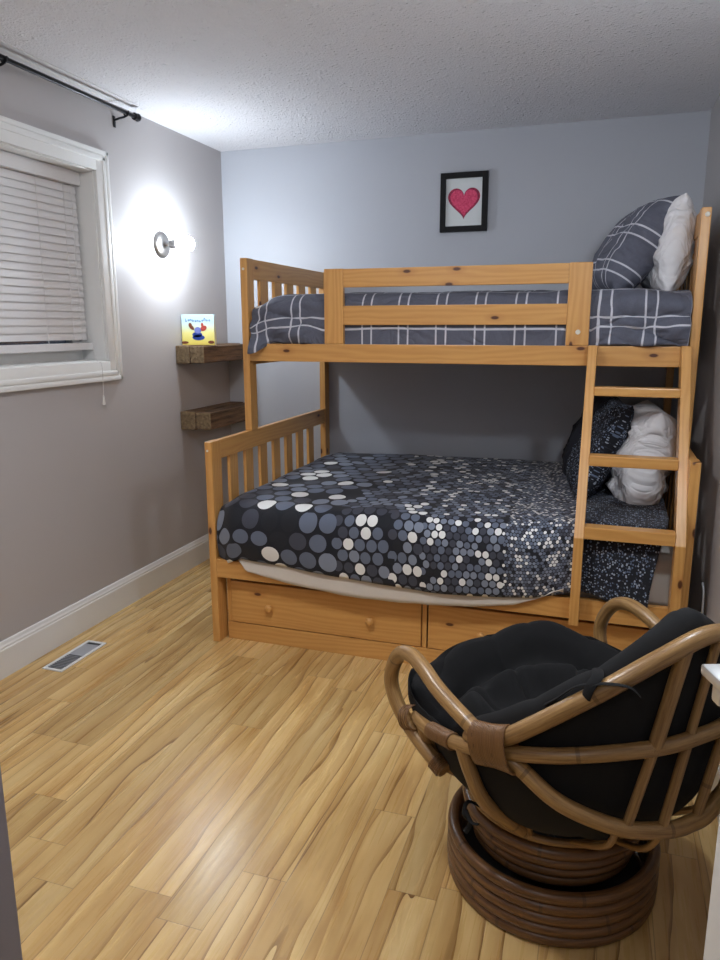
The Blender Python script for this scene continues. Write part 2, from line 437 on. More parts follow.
# raised outer moulding and inner bead
box(b, (.0, yo-.022, zb), (.021, yo, zt), 2, .005); box(b, (.0, YW-cw, zt-.022), (.021, yo, zt), 1, .005); box(b, (.0, YW-cw, zb), (.021, yo, zb+.022), 1, .005)
box(b, (.0, yo-.048, zb+.03), (.021, yo-.026, zt-.03), 2, .004); box(b, (.0, YW-cw, zt-.048), (.021, yo-.026, zt-.026), 1, .004); box(b, (.0, YW-cw, zb+.026), (.021, yo-.026, zb+.048), 1, .004)
obj('window_casing', b, M['white'], win, smooth=40)
b = new(); fx0, fx1 = -.185, -.145
box(b, (fx0, YJ-.06, ZB), (fx1, YJ-.01, ZT), 2, .003); box(b, (fx0, YW, ZB), (fx1, YW+.06, ZT), 2, .003)
box(b, (fx0, YW, ZB), (fx1+.012, YJ, ZB+.085), 1, .003); box(b, (fx0, YW, ZT-.06), (fx1, YJ-.01, ZT-.01), 1, .003)
box(b, (fx0, (YW+YJ)/2-.025, ZB), (fx1, (YW+YJ)/2+.025, ZT), 2, .003)
obj('window_sash', b, M['white'], win)
b = new(); box(b, (-.17, YW+.05, ZB+.06), (-.165, YJ-.05, ZT-.05), 2, 0); obj('window_pane', b, M['glass'], win)

# blind
XB = -.088
bl = thing('window_blind', (XB, -1.85, 1.30), 'white slatted blind lowered and closed inside the white window frame', 'blind')
b = new(); box(b, (XB-.02, YW+.02, 2.045), (XB+.022, YJ-.016, 2.104), 1, .003); obj('valance', b, M['blind'], bl)
b = new(); g = GL(b)
nsl = 21; z0, z1 = 1.352, 2.040; pit = (z1-z0)/nsl
for i in range(nsl):
    z = z0 + pit*(i+.5)
    y0, y1 = YW+.03, YJ-.028-random.uniform(0,.003)
    pts = [(-.0035, pit*.56), (-.0005, pit*.25), (.0015, -.1*pit), (.0035, -pit*.50)]
    r0 = [b.verts.new((XB+dx, y0, z+dz)) for dx, dz in pts] + [b.verts.new((XB+dx-.0028, y0, z+dz)) for dx, dz in reversed(pts)]
    r1 = [b.verts.new((XB+dx, y1, z+dz)) for dx, dz in pts] + [b.verts.new((XB+dx-.0028, y1, z+dz)) for dx, dz in reversed(pts)]
    k = len(r0)
    for j in range(k): b.faces.new((r0[j], r0[(j+1)%k], r1[(j+1)%k], r1[j]))
    b.faces.new(r0[::-1]); b.faces.new(r1)
bmesh.ops.recalc_face_normals(b, faces=b.faces)
obj('slats', b, M['blind'], bl, smooth=40)
b = new(); box(b, (XB-.02, YW+.03, 1.304), (XB+.026, YJ-.016, 1.338), 1, .004)
obj('bottom_rail', b, M['blind'], bl)
for yy in (-1.33, -1.275, -1.50, -1.9, -2.25):
    b = new(); tube(b, [Vector((XB+.014, yy+.006*math.sin(z*3), z)) for z in (2.045, 1.8, 1.6, 1.45, 1.338)], .0013, 6)
    obj('ladder_cord', b, M['blind'], bl)
b = new(); tube(b, catmull([(XB+.026,-1.29,2.05),(XB+.03,-1.30,1.6),(.0,-1.29,1.275),(.033,-1.292,1.24),(.034,-1.297,1.09)], 6), .0012, 6)
pc = obj('pull_cord', b, M['blind'], bl)
b = new(); lathe(b, [(0,.045),(.003,.043),(.004,.03),(.007,.005),(.006,0),(0,0)], (.034,-1.297,1.05)); obj('tassel', b, M['white'], pc, smooth=50)

# curtain rod
cr = thing('curtain_rod', (.07,-1.6,2.39), 'thin black metal curtain rod mounted above the window just under the ceiling', 'curtain rod')
b = new(); tube(b, [Vector((.07,-2.7,2.394)), Vector((.07,-.965,2.394))], .009, 14); obj('pole', b, M['black_metal'], cr, smooth=50)
b = new(); tube(b, [Vector((.07,-2.7,2.394)), Vector((.07,-1.76,2.394))], .0115, 14); obj('outer_pole', b, M['black_metal'], cr, smooth=50)
b = new(); lathe(b, [(.009,0),(.017,.004),(.017,.012),(.010,.016),(.017,.022),(.019,.032),(.014,.042),(0,.045)], (.07,-.97,2.394), (0,1,0), 20); obj('finial', b, M['black_metal'], cr, smooth=40)
for yy in (-1.03, -1.775):
    b = new(); box(b, (.0, yy-.009, 2.335), (.004, yy+.009, 2.385), 2, .001)
    tube(b, catmull([(.003,yy,2.366),(.03,yy,2.372),(.055,yy,2.375),(.07,yy,2.38)], 5), .005, 10)
    tube(b, catmull([(.058,yy,2.394),(.062,yy,2.383),(.07,yy,2.3785),(.078,yy,2.383),(.083,yy,2.394),(.083,yy,2.40)], 4), .004, 8)
    obj('bracket', b, M['black_metal'], cr, smooth=50)

# wall sconce
socket_m = plain('grey_socket', (.13,.125,.12), .6, .2)
def sconce(x, y, z, d, label):
    sc = thing('wall_sconce', (x,y,z), label, 'wall lamp'); c0 = (x,y,z); ax = (d,0,0)
    b = new(); lathe(b, [(0,0),(.068,0),(.070,.004),(.066,.014),(.056,.020),(.030,.023),(.012,.026),(0,.026)], c0, ax, 40); obj('back_plate', b, M['nickel'], sc, smooth=40)
    b = new(); lathe(b, [(0,.02),(.008,.02),(.008,.049),(.012,.050),(.012,.0575),(.0,.0575)], c0, ax, 20); obj('arm', b, M['nickel'], sc, smooth=40)
    b = new(); lathe(b, [(0,.058),(.019,.058),(.0215,.062),(.0215,.098),(.018,.100),(0,.100)], c0, ax, 28); obj('socket', b, socket_m, sc, smooth=40)
    b = new(); lathe(b, [(0,.101),(.016,.101),(.018,.108),(.030,.122),(.038,.140),(.040,.155),(.037,.172),(.028,.186),(.014,.194),(0,.196)], c0, ax, 32); obj('bulb', b, M['bulb'], sc, smooth=180)
sconce(0, -.692, 1.836, 1, 'round brushed nickel wall sconce with one glowing white bulb, between window and corner')
sconce(XR, -2.42, 1.85, -1, 'nickel wall sconce with glowing bulb on the right wall, past the photo edge')
cl = thing('fill_dome', (1.25,-2.95,2.36), 'added fill light in a round flush dome over the front of the room, out of view', 'fill light')  # added fill: glowing dome invented to brighten the room from the front
b = new(); lathe(b, [(0,0),(.15,0),(.15,.018),(.14,.022),(0,.022)], (1.25,-2.95,H), (0,0,-1), 40); obj('base', b, M['nickel'], cl, smooth=40)
tg = NT('fill_glow'); tg.b.inputs['Emission Color'].default_value = (.97,.98,1,1); tg.b.inputs['Emission Strength'].default_value = 48
b = new(); lathe(b, [(0,.0225),(.136,.0225),(.132,.045),(.105,.068),(.06,.082),(0,.088)], (1.25,-2.95,H), (0,0,-1), 40); obj('shade', b, tg.m, cl, smooth=60)

# picture
pf = thing('framed_picture', (1.485,-.012,1.92), 'black framed picture of a pink-red heart on the back wall', 'picture')
x0,x1,z0,z1 = 1.356,1.616,1.922,2.230; fw_ = .030
b = new()
box(b, (x0,-.024,z0),(x0+fw_,-.002,z1),2,.002); box(b,(x1-fw_,-.024,z0),(x1,-.002,z1),2,.002)
box(b, (x0+fw_,-.024,z0),(x1-fw_,-.002,z0+fw_),0,.002); box(b,(x0+fw_,-.024,z1-fw_),(x1-fw_,-.002,z1),0,.002)
obj('frame', b, M['frame'], pf)
b = new(); box(b, (x0+.02,-.012,z0+.02),(x1-.02,-.006,z1-.02),2,0); pp = obj('print', b, M['paper'], pf)
def heart_mesh(b, cx, cz, s, y, th):
    g = GL(b); P = []
    for k in range(64):
        a = 2*math.pi*k/64
        P.append((16*math.sin(a)**3/17*s, (13*math.cos(a)-5*math.cos(2*a)-2*math.cos(3*a)-math.cos(4*a))/17*s*1.02))
    f = [b.verts.new((cx+p, y-th, cz+q)) for p, q in P]; r = [b.verts.new((cx+p, y, cz+q)) for p, q in P]
    b.faces.new(f)
    for k in range(64): b.faces.new((f[k], f[(k+1)%64], r[(k+1)%64], r[k]))
    bmesh.ops.recalc_face_normals(b, faces=b.faces)
b = new(); heart_mesh(b, 1.486, 2.082, .094, -.012, .0006); hp = obj('heart', b, M['heart_edge'], pp)
b = new(); heart_mesh(b, 1.486, 2.083, .080, -.0126, .0006); o = obj('heart_centre', b, M['heart'], pf)

# shelves: each made of two thick old beams side by side
def shelf(z0, z1, xw, y0, label, cutx=.06):
    s = thing('wall_shelf', (xw/2, -.3, z0), label, 'shelf', 'rough timber shelves in the corner')
    for k in range(2):
        b = new(); xa = .001+k*xw/2; xb = xa+xw/2-.004
        box(b, (xa, y0, z0+.004*k), (xb, -.001, z1-.003*k), 1, .006)
        for f in b.faces:
            if abs(f.normal.y) > .9 : f.material_index = 1
        b.normal_update()
        for f in b.faces:
            f.material_index = 1 if f.normal.y < -.9 else 0
        for v in b.verts:
            v.co += Vector((nz(v.co.x*9, v.co.y*7, k), 0, nz(v.co.y*6, v.co.z*9, 3+k)))*.004
        obj('beam', b, [M['wood'], M['wood_end']], s)
    return s
shelf(1.210, 1.309, .186, -.612, 'upper rough timber shelf in the corner, picture book standing on it')
shelf(.838, .940, .200, -.596, 'lower rough timber shelf in the corner, empty, beside the bunk bed')

# board book
bk = thing('picture_book', (.11,-.555,1.31), 'small square children\'s picture book with yellow and blue cover on the shelf', 'book')
bx0, bx1, bz0, bz1, by = .008, .214, 1.3105, 1.478, -.545
b = new(); box(b, (bx0,by,bz0),(bx1,by+.002,bz1),2,.0006); box(b,(bx0,by+.016,bz0),(bx1,by+.018,bz1),2,.0006); box(b,(bx0,by,bz0),(bx0+.002,by+.018,bz1),2,.0006)
tt = NT('book_cover'); co = tt.n('TexCoord').outputs['Object']; s3 = tt.sep(co)
cc = tt.ramp(tt.m2('DIVIDE', tt.m2('ADD', s3[2], tt.m2('MULTIPLY', tt.noise(co, 20, 2), .02)), .17), [(.0, lin(196,160,90)), (.12, lin(238,222,110)), (.45, lin(244,236,150)), (.62, lin(226,238,206)), (.85, lin(196,224,236))])
M['cover'] = tt.fin(cc, .3)
cov = obj('cover', b, M['cover'], bk)
b = new(); box(b, (bx0+.003,by+.002,bz0+.002),(bx1-.002,by+.016,bz1-.002),2,0); obj('pages', b, M['paper'], bk)
blue = plain('book_blue', lin(34,66,150), .4); brown = plain('book_brown', lin(120,66,44), .4); tblue = plain('title_blue', lin(40,110,170), .4); red = plain('book_red', lin(176,70,60), .4); lilac = plain('book_lilac', lin(120,130,200), .4)
def disc(b, cx, cz, rx, rz, y, rot=0):
    cx = .111+(cx-.109)*1.22; cz = 1.382+(cz-1.37)*1.2; rx *= 1.3; rz *= 1.25
    f = []; r = []
    for k in range(20):
        a = 2*math.pi*k/20; p = rx*math.cos(a); q = rz*math.sin(a)
        f.append(b.verts.new((cx+p*math.cos(rot)-q*math.sin(rot), y-.0004, cz+p*math.sin(rot)+q*math.cos(rot))))
        r.append(b.verts.new((f[-1].co.x, y, f[-1].co.z)))
    b.faces.new(f)
    for k in range(20): b.faces.new((f[k],f[(k+1)%20],r[(k+1)%20],r[k]))
    bmesh.ops.recalc_face_normals(b, faces=b.faces)
cx = .109; yb = by-.0002
b = new(); disc(b, cx+.002, 1.345, .030, .012, yb); disc(b, cx-.004, 1.358, .024, .012, yb); obj('blue_figure', b, blue, cov)
b = new(); disc(b, cx, 1.378, .017, .014, yb-.0005); obj('lilac_figure', b, lilac, cov)
b = new(); disc(b, cx-.032, 1.392, .016, .008, yb-.0005, -.7); disc(b, cx-.038, 1.402, .008, .010, yb-.0006, .3); obj('brown_animal', b, brown, cov)
b = new(); disc(b, cx+.030, 1.387, .016, .011, yb-.0005, .4); disc(b, cx+.024, 1.402, .006, .010, yb-.0006, .1); obj('red_animal', b, red, cov)
for q in ((cx-.069,1.322,.017,.006),(cx+.067,1.324,.015,.007)):
    b = new(); disc(b, q[0], q[1], q[2], q[3], yb-.0002); obj('brown_ground', b, brown, cov)
# wavy cover lettering, too small to read in the photograph: short blue letter strokes
b = new()
for k in range(11):
    xx = bx0+.028+k*.0145; h = .016 if k in (0,4,8) else .010; zz = 1.440+.003*math.sin(k*.9)
    if k % 3 == 0: pts = [(xx,yb,zz+h),(xx,yb,zz),(xx+.006,yb,zz),(xx+.008,yb,zz+.006)]
    elif k % 3 == 1: pts = [(xx,yb,zz+.008),(xx+.004,yb,zz),(xx+.009,yb,zz+.004),(xx+.005,yb,zz+.009)]
    else: pts = [(xx,yb,zz),(xx+.001,yb,zz+h),(xx+.007,yb,zz+h*.6),(xx+.007,yb,zz)]
    tube(b, catmull(pts, 4), .0016, 6)
obj('title', b, tblue, cov)

# floor register
fv = thing('floor_vent', (.155,-1.77,0), 'white metal floor vent with dark louvre slots beside the left baseboard', 'vent')
vx0,vx1,vy0,vy1 = .104,.205,-1.92,-1.625
b = new(); box(b,(vx0,vy0,0),(vx0+.014,vy1,.006),1,.002); box(b,(vx1-.014,vy0,0),(vx1,vy1,.006),1,.002)
box(b,(vx0+.014,vy0,0),(vx1-.014,vy0+.014,.006),0,.002); box(b,(vx0+.014,vy1-.014,0),(vx1-.014,vy1,.006),0,.002); obj('frame', b, M['white'], fv)
b = new(); box(b,(vx0+.012,vy0+.012,.0005),(vx1-.012,vy1-.012,.0015),1,0); obj('duct_shade', b, M['dark'], fv)  # dark sheet painted as the shade below the slots
b = new()
y = vy0+.022
while y < vy0+.14: box(b,(vx0+.013,y,.002),(vx1-.013,y+.0035,.005),0,.0005); y += .0125
obj('louvre', b, M['grey_vent'], fv)
b = new(); box(b,(vx0+.014,vy0+.148,.002),(vx1-.014,vy1-.034,.0045),1,.0005)
obj('damper_plate', b, M['grey_vent'], fv)

# ------------------------------------------------------------------ bunk bed
X0, X1 = .650, 2.618; YF, YT, YP = -1.446, -1.058, -1.386
bed = thing('bunk_bed', (1.63,-.72,0), 'honey pine twin-over-full bunk bed with ladder and two drawers', 'bunk bed')
P = M['pine']
def post(name, lo, hi): b = new(); box(b, lo, hi, 2, .004); return obj(name, b, P, bed)
for xa, tall in ((X0, 1.721), (X1-.035, 1.848)):
    hz = .924 if xa == X0 else .945
    post('front_post', (xa, YF, 0), (xa+.035, YF+.085, hz-.022 if 0 else hz))
    post('upper_post', (xa, YT, hz if 0 else .922), (xa+.035, YT+.07, tall))
    post('rear_post', (xa, -.075, 0), (xa+.035, -.004, tall))
    # lower end panel
    b = new(); box(b, (xa+.004, YF+.085, hz-.086), (xa+.031, -.075, hz-.001), 1, .003)
    obj('end_rail', b, P, bed)
    b = new(); box(b, (xa+.004, YF+.085, .31), (xa+.031, -.075, .45), 1, .003); obj('end_rail', b, P, bed)
    k = 0; yy = -.078
    while True:
        y1 = -.284+.08-.158*(k-0)-.08+.004 ; y0 = y1-.080
        yc = -.122-.079-.158*k
        ys0, ys1 = yc-.118, yc-.042
        if k == 0: pass
        if ys0 < YF+.09: break
        b = new(); box(b, (xa+.009, ys0, .44), (xa+.025, ys1, hz-.080), 2, .002); obj('slat', b, P, bed); k += 1
    # upper end panel
    b = new(); box(b, (xa+.004, YT+.07, tall-.092), (xa+.031, -.075, tall-.001), 1, .003); obj('end_rail', b, P, bed)
    b = new(); box(b, (xa+.004, YT+.07, 1.235), (xa+.031, -.075, 1.34), 1, .003); obj('end_rail', b, P, bed)
    for yc in (-.858,-.695,-.544,-.382,-.214):
        b = new(); box(b, (xa+.009, yc-.045, 1.33), (xa+.025, yc+.045, tall-.085), 2, .002); obj('slat', b, P, bed)
# post top cap on the front end-rail (runs the whole depth)
# lower rails, deck
b = new(); box(b, (X0+.035, YF, .313), (X1-.035, YF+.028, .397), 0, .003); obj('side_rail', b, P, bed)
b = new(); box(b, (X0+.035, -.035, .28), (X1-.035, -.006, .397), 0, .003); obj('side_rail', b, P, bed)
b = new(); box(b, (X0+.036, YF+.03, .36), (X1-.036, -.036, .378), 0, .002); obj('slat_deck', b, P, bed)
# upper rails, deck
b = new(); box(b, (X0+.035, YT, 1.2535), (X1-.035, YT+.028, 1.334), 0, .003); obj('side_rail', b, P, bed)
b = new(); box(b, (X0+.035, -.033, 1.2535), (X1-.035, -.006, 1.40), 0, .003); obj('side_rail', b, P, bed)
b = new()
for k in range(13): xx = X0+.08+k*.147; box(b, (xx, YT+.029, 1.275), (xx+.085, -.034, 1.292), 1, .002)
b2 = b; obj('slat_deck', b2, P, bed)
# guard rail
for xa in (1.064, 2.116):
    post('guard_post', (xa, YT-.001, 1.3345), (xa+.090, YT+.025, 1.662))
b = new(); box(b, (1.154, YT+.001, 1.581), (2.116, YT+.024, 1.660), 0, .003); obj('guard_rail', b, P, bed)
b = new(); box(b, (1.154, YT+.001, 1.418), (2.116, YT+.024, 1.502), 0, .003); obj('guard_rail', b, P, bed)
for p, ax, rr in (((2.163,YT-.001,1.389),(0,-1,0),.010), ((2.604,YT,1.822),(0,-1,0),.009), ((.667,YT,1.672),(0,-1,0),.006), ((.664,YF,.885),(0,-1,0),.005)):
    b = new(); lathe(b, [(0,0),(rr,0),(rr,.002),(rr*.7,.004),(rr*.4,.003),(0,.003)], p, ax, 20); obj('bolt', b, M['bolt'], bed, smooth=40)
# plinth and drawers
b = new(); box(b, (X0+.05, YP-.004, .0), (X1-.05, YP+.016, .082), 0, .002); obj('plinth', b, P, bed)
for xx in (X0+.05, 1.616, X1-.069):
    b = new(); box(b, (xx, YP+.0, .083), (xx+.019, YP+.02, .312), 2, .001); obj('divider', b, P, bed)
b = new(); box(b, (X0+.06, YP+.05, .09), (X1-.06, YP+.06, .31), 0, 0); obj('recess_shade', b, M['dark'], bed)  # dark sheet behind the drawer fronts, painted as gap shade
for xa, xb, ks in ((.722, 1.612, (.918,1.390)), (1.642, 2.535, (1.867,2.341))):
    b = new(); box(b, (xa, YP-.006, .086), (xb, YP+.014, .283), 0, .004)
    d = obj('drawer', b, P, bed)
    for kx in ks:
        b = new(); lathe(b, [(.009,0),(.008,.008),(.014,.014),(.0175,.020),(.016,.028),(.009,.032),(0,.033)], (kx, YP-.006, .178), (0,-1,0), 24)
        obj('knob', b, P, d, smooth=60)
# ladder
YL = -1.52
for xa in (2.2075, 2.5505):
    b = new(); pr = [(-1.122,1.337),(-1.060,1.337),(-1.060,1.262),(-1.449,.636),(-1.449,.316),(YL,.316),(YL,.656)]
    g = GL(b); off = random.uniform(0,20)
    A = []; B = []
    for y, z in pr:
        v = b.verts.new((xa,y,z)); v[g] = (z+off, off, off+(0 if y<-1.44 else .01)); A.append(v)
        v = b.verts.new((xa+.035,y,z)); v[g] = (z+off, off+.035, off+(0 if y<-1.44 else .01)); B.append(v)
    n = len(pr); b.faces.new(A); b.faces.new(B[::-1])
    for k in range(n): b.faces.new((A[k],A[(k+1)%n],B[(k+1)%n],B[k]))
    bmesh.ops.recalc_face_normals(b, faces=b.faces)
    bmesh.ops.bevel(b, geom=[e for e in b.edges if len(e.link_faces)==2], offset=.003, segments=2, affect='EDGES', profile=.6)
    obj('ladder_rail', b, P, bed)
for yy, zz, hh in ((-1.195,1.165,.034),(-1.350,.920,.040),(-1.485,.676,.046)):
    b = new(); box(b, (2.2425, yy-.03, zz-hh/2), (2.5505, yy+.03, zz+hh/2), 0, .004); obj('rung', b, P, bed)

# ------------------------------------------------------------------ lower bedding
b = new(); box(b, (X0+.042, YF+.04, .379), (X1-.042, -.045, .585), 0, .03)
o = obj('mattress', b, M['sheet'], smooth=60); tag(o, 'pale full-size mattress on the lower bunk under the dotted duvet', 'mattress')
SH = [(.80,.43),(.83,.388),(.84,.373),(1.06,.338),(1.28,.316),(1.5,.312),(1.67,.320),(1.87,.340),(2.0,.362),(2.08,.395),(2.14,.43),(2.2,.46)]
b = new()
def f_sheet(u, v):
    x = .80+u*1.38; hem = lerp_pts(SH, x)-.012
    top = .588
    path = [(-1.20,top+.0),( -1.38,top),( -1.437,top-.03),( -1.452,top-.09),(-1.455,.45),(-1.462,.40),(-1.466,hem)]
    path = [(-1.30,.589),(-1.408,.592),(-1.425,.57),(-1.4505,.50),(-1.4525,.42),(-1.4565,max(hem,.398)-.0),(-1.460,hem)]
    k = v*(len(path)-1); i = min(len(path)-2, int(k)); t_ = k-i
    y = path[i][0]*(1-t_)+path[i+1][0]*t_; z = path[i][1]*(1-t_)+path[i+1][1]*t_
    y -= .004*v*(1+nz(x*9, 1.3)) if v > .5 else 0
    return (x, y, z+.004*nz(x*14, z*9)), (x, v, 0)
grid(b, 120, 30, f_sheet); o = solid(obj('bed_sheet', b, M['sheet'], smooth=180), .002, 1)
tag(o, 'pale sheet edge hanging below the dotted duvet over the lower bed rail', 'sheet')

HEM = [(.70,.405),(.73,.378),(.765,.395),(.82,.425),(1.05,.408),(1.28,.388),(1.67,.368),(1.95,.380),(2.1,.398),(2.17,.410),(2.24,.432),(2.30,.420),(2.36,.400),(2.43,.385),(2.478,.372)]
b = new()
def f_duvet(u, v):
    # v 0 at the wall, 1 at the front hem
    xr = 2.545 if v < .72 else 2.545-.065*sst(.72,1,v)
    x = .694+u*(xr-.694); hem = lerp_pts(HEM, x)
    yb_, Wt = -.05, 1.33
    s_top = 1.30; total = s_top+.30
    s = v*total
    yfront = -1.478+.04*(1-sst(.70,.80,x)) if x<.9 else None
    puff = .012*nz(x*3.1, s*3.1, 2)+.006*nz(x*8, s*8, 5)+.018*math.sin(math.pi*min(1,max(0,s/s_top)))*.6
    edge = 1-sst(0,.11,x-.694)
    zt_ = .652+.012*sst(.8,1.6,x)+puff - .035*edge**2
    zt_ += .012*sst(1.9,2.2,x)
    if yfront is None: yfront = -1.478 if x < 2.05 else -1.478+.034*sst(2.05,2.19,x)-.016*(sst(2.27,2.36,x))
    if s < s_top:
        k = s/s_top
        y = yb_-(k)*(abs(yfront)-.075-.05); z = zt_
        if k < .04: z -= .03*(1-k/.04)**2
    else:
        k = (s-s_top)/(total-s_top)
        a = min(1, k/.42)*math.pi/2
        rr = .075
        ys = yfront+.075
        if k < .42: y = ys-rr*math.sin(a); z = zt_-rr*1.1*(1-math.cos(a))
        else:
            q = (k-.42)/.58; z = (zt_-rr*1.1)*(1-q)+hem*q; y = yfront + .014*q*(x<2.15) - .008*math.sin(q*math.pi)*(x<2.15)
        y += -.010*nz(x*5, s*4, 9)*sst(0,.4,k)*(1 if x<2.1 else .3)
    y2 = y
    xx = x
    if u < .02: pass
    # drape fabric coords: arc length
    return (xx, y2, z), (x, s, 0)
grid(b, 220, 150, f_duvet)
o = obj('duvet', b, M['dots'], smooth=180); solid(o, .012, -1)
tag(o, 'black duvet with grey and white dots shrinking to the right on the lower bunk', 'duvet')

def pillow_fn(w, h, th, seed, sag=0, wr=.006, n=.42):
    def f(u, v):
        a = u*2-1; c = v*2-1
        return a, c
    def surf(a, c, side):
        e = max(0, (1-abs(a)**2.6))*max(0, (1-abs(c)**2.6))
        z = side*th/2*(e**n)
        pin = 1-.05*(1-abs(c)**2)*abs(a)**3; pin2 = 1-.05*(1-abs(a)**2)*abs(c)**3
        z += side*(wr*1.4*nz(a*2.5, c*2.5, seed+side) + wr*.9*(abs(nz(a*3+c*2, c*4-a*2, seed+side*2))-.2) + wr*.35*nz(a*11, c*9, seed))*min(1,e*2.5)
        return Vector((a*w/2*pin, c*h/2*pin2 - sag*(1-a*a)*max(0,c), z))
    return surf
def pillow(name, w, h, th, mtx, mat, seed, label, group=None, wr=.006, n=.42, uvo=(0,0), sag=0, bend=0):
    b = new(); g = GL(b); S = pillow_fn(w,h,th,seed,sag,wr,n); N, K = 44, 36
    rings = {}
    for side in (1,-1):
        V = []
        for i in range(N+1):
            row = []
            for j in range(K+1):
                a = math.sin((i/N*2-1)*math.pi/2*.999); c = math.sin((j/K*2-1)*math.pi/2*.999)
                key = (i,j)
                if side == -1 and (i in (0,N) or j in (0,K)): row.append(rings[key]); continue
                p = S(a, c, side); p.z += bend*(p.y/h*2)**2
                v = b.verts.new(mtx @ p); v[g] = (a*w/2+uvo[0], c*h/2+uvo[1], 0)
                if i in (0,N) or j in (0,K): rings[key] = v
                row.append(v)
            V.append(row)
        for i in range(N):
            for j in range(K):
                q = (V[i][j],V[i+1][j],V[i+1][j+1],V[i][j+1])
                b.faces.new(q if side == 1 else q[::-1])
    o = obj(name, b, mat, smooth=180)
    return tag(o, label, 'pillow', group)
def place(c, xa, ya):
    """matrix with local x -> xa, local y -> ya (orthonormalised), centre c"""
    x = Vector(xa).normalized(); y = Vector(ya); y = (y-x*y.dot(x)).normalized(); z = x.cross(y)
    m = Matrix.Identity(4)
    for i in range(3): m[i][0] = x[i]; m[i][1] = y[i]; m[i][2] = z[i]; m[i][3] = c[i]
    return m
# lower bunk pillows, leaning against the right end
pillow('pillow', .66, .44, .25, place((2.455,-.78,.855), (0.03,-1,.02), (.16,0,.98)), M['white_fab'], 3, 'white pillow standing behind the ladder against the end of the lower bunk', wr=.032)
pillow('pillow', .60, .47, .15, place((2.270,-.76,.875), (.10,-1,.02), (.40,0,.9)), M['specks'], 5, 'dark pillow with tiny white specks leaning on the white pillow, lower bunk', wr=.018)
pillow('pillow', .50, .46, .13, place((2.215,-.36,.880), (.03,-1,.0), (.38,0,.9)), M['navy'], 8, 'plain dark navy pillow nearest the wall at the right of the lower bunk', wr=.018)

# ------------------------------------------------------------------ upper bedding
b = new(); box(b, (X0+.042, YT+.035, 1.293), (X1-.042, -.045, 1.51), 0, .03)
o = obj('mattress', b, M['sheet'], smooth=60); tag(o, 'twin mattress on the upper bunk under the grey windowpane comforter', 'mattress')
b = new()
def f_comf(u, v):
    x = .692+u*(2.578-.692)
    s_top = .90; total = s_top+.26; s = v*total
    free = sst(1.03,.97,x) if 0 else (1-sst(.98,1.06,x)); freeR = sst(2.215,2.25,x)
    bulge = .008*free+.022*freeR
    # corner that droops over the post and rail
    cor = (1-sst(.70,.80,x))
    zt_ = 1.548+.016*math.sin(math.pi*min(1,s/s_top))+.010*nz(x*3,s*3,11)+.006*nz(x*9,s*7,4)
    e = 1-sst(0,.16,x-.692); zt_ -= .055*e**2
    zt_ -= .012*sst(2.3,2.55,x)
    yfr = -1.026-bulge-.045*cor*0
    if s < s_top:
        k = s/s_top; y = -.045-k*(abs(yfr)-.07-.045); z = zt_
    else:
        k = (s-s_top)/(total-s_top); rr = .07; a = min(1,k*2.3)*math.pi/2; ys = yfr+rr
        zlow = 1.300 if (x>1.05 and x<2.21) else 1.338
        zlow = 1.300+.038*max(free, freeR)
        if k < .435: y = ys-rr*math.sin(a); z = zt_-rr*(1-math.cos(a))
        else:
            q = (k-.435)/.565; z = (zt_-rr)*(1-q)+zlow*q; y = yfr
        y += (-.038*abs(nz(x*6+z*8, z*9, 7))-.014*nz(x*16-z*18, z*12, 3))*max(free,freeR)*sst(0,.4,k)+.003*nz(x*12,z*9,1)
        if cor > 0:
            q = sst(.55,1,k)
            y -= cor*(.060*q+.01*math.sin(z*90)); z -= cor*.050*q*q; x += cor*.012*q
    return (x, y, z), (x, s+.02*nz(x*2,s*2,3), 0)
grid(b, 240, 110, f_comf)
o = obj('comforter', b, M['plaid'], smooth=180); solid(o, .010, -1)
tag(o, 'dark grey comforter with white windowpane lines on the upper bunk', 'comforter')
pillow('pillow', .60, .385, .18, place((2.500,-.60,1.735), (0.06,-1,.0), (.10,0,.98)), M['white_fab'], 13, 'white pillow upright against the headboard of the upper bunk', wr=.022)
pillow('pillow', .60, .44, .22, place((2.350,-.58,1.740), (.22,-1,.0), (.55,.05,.85)), M['plaid'], 17, 'grey windowpane pillow leaning on the white pillow, upper bunk', wr=.010, uvo=(.05,.02))

# ------------------------------------------------------------------ rattan chair
CC = Vector((2.217,-2.435,0)); FV = Vector((-.70711,.70711,0)); SV = Vector((-.70711,-.70711,0))
def L(f, s, z): return CC+FV*f+SV*s+Vector((0,0,z))
ch = thing('rattan_chair', tuple(CC), 'brown rattan swivel chair on a round coiled base, holding a black cushion', 'chair')
Rt = M['rattan']
# coiled base
b = new()
for k in range(5):
    r_ = .268-.0145 - (0 if k else .002); z = .0145+k*.0285
    tube(b, [CC+Vector((math.cos(a)*r_, math.sin(a)*r_, z)) for a in [2*math.pi*i/72 for i in range(72)]], .0152, 12, True)
obj('coiled_base', b, M['rattan_dark'], ch, smooth=180)
b = new()
for k in range(4):
    r_ = (.190,.199,.208,.216)[k]; z = (.128,.157,.186,.215)[k]
    tube(b, [CC+Vector((math.cos(a)*r_, math.sin(a)*r_, z)) for a in [2*math.pi*i/64 for i in range(64)]], .0155, 12, True)
obj('swivel_ring', b, M['rattan_dark'], ch, smooth=180)
b = new(); lathe(b, [(0,.0),(.12,.0),(.12,.01),(.05,.02),(.05,.13),(.14,.14),(.14,.15),(0,.15)], CC, (0,0,1), 32)
for a in range(4):
    d = Vector((math.cos(a*math.pi/2+.4), math.sin(a*math.pi/2+.4), 0)); bar(b, CC+d*.02+Vector((0,0,.150)), CC+d*.20+Vector((0,0,.150)), .03, .006, bev=.001)
    bar(b, CC+d*.02+Vector((0,0,.012)), CC+d*.245+Vector((0,0,.012)), .03, .006, bev=.001)
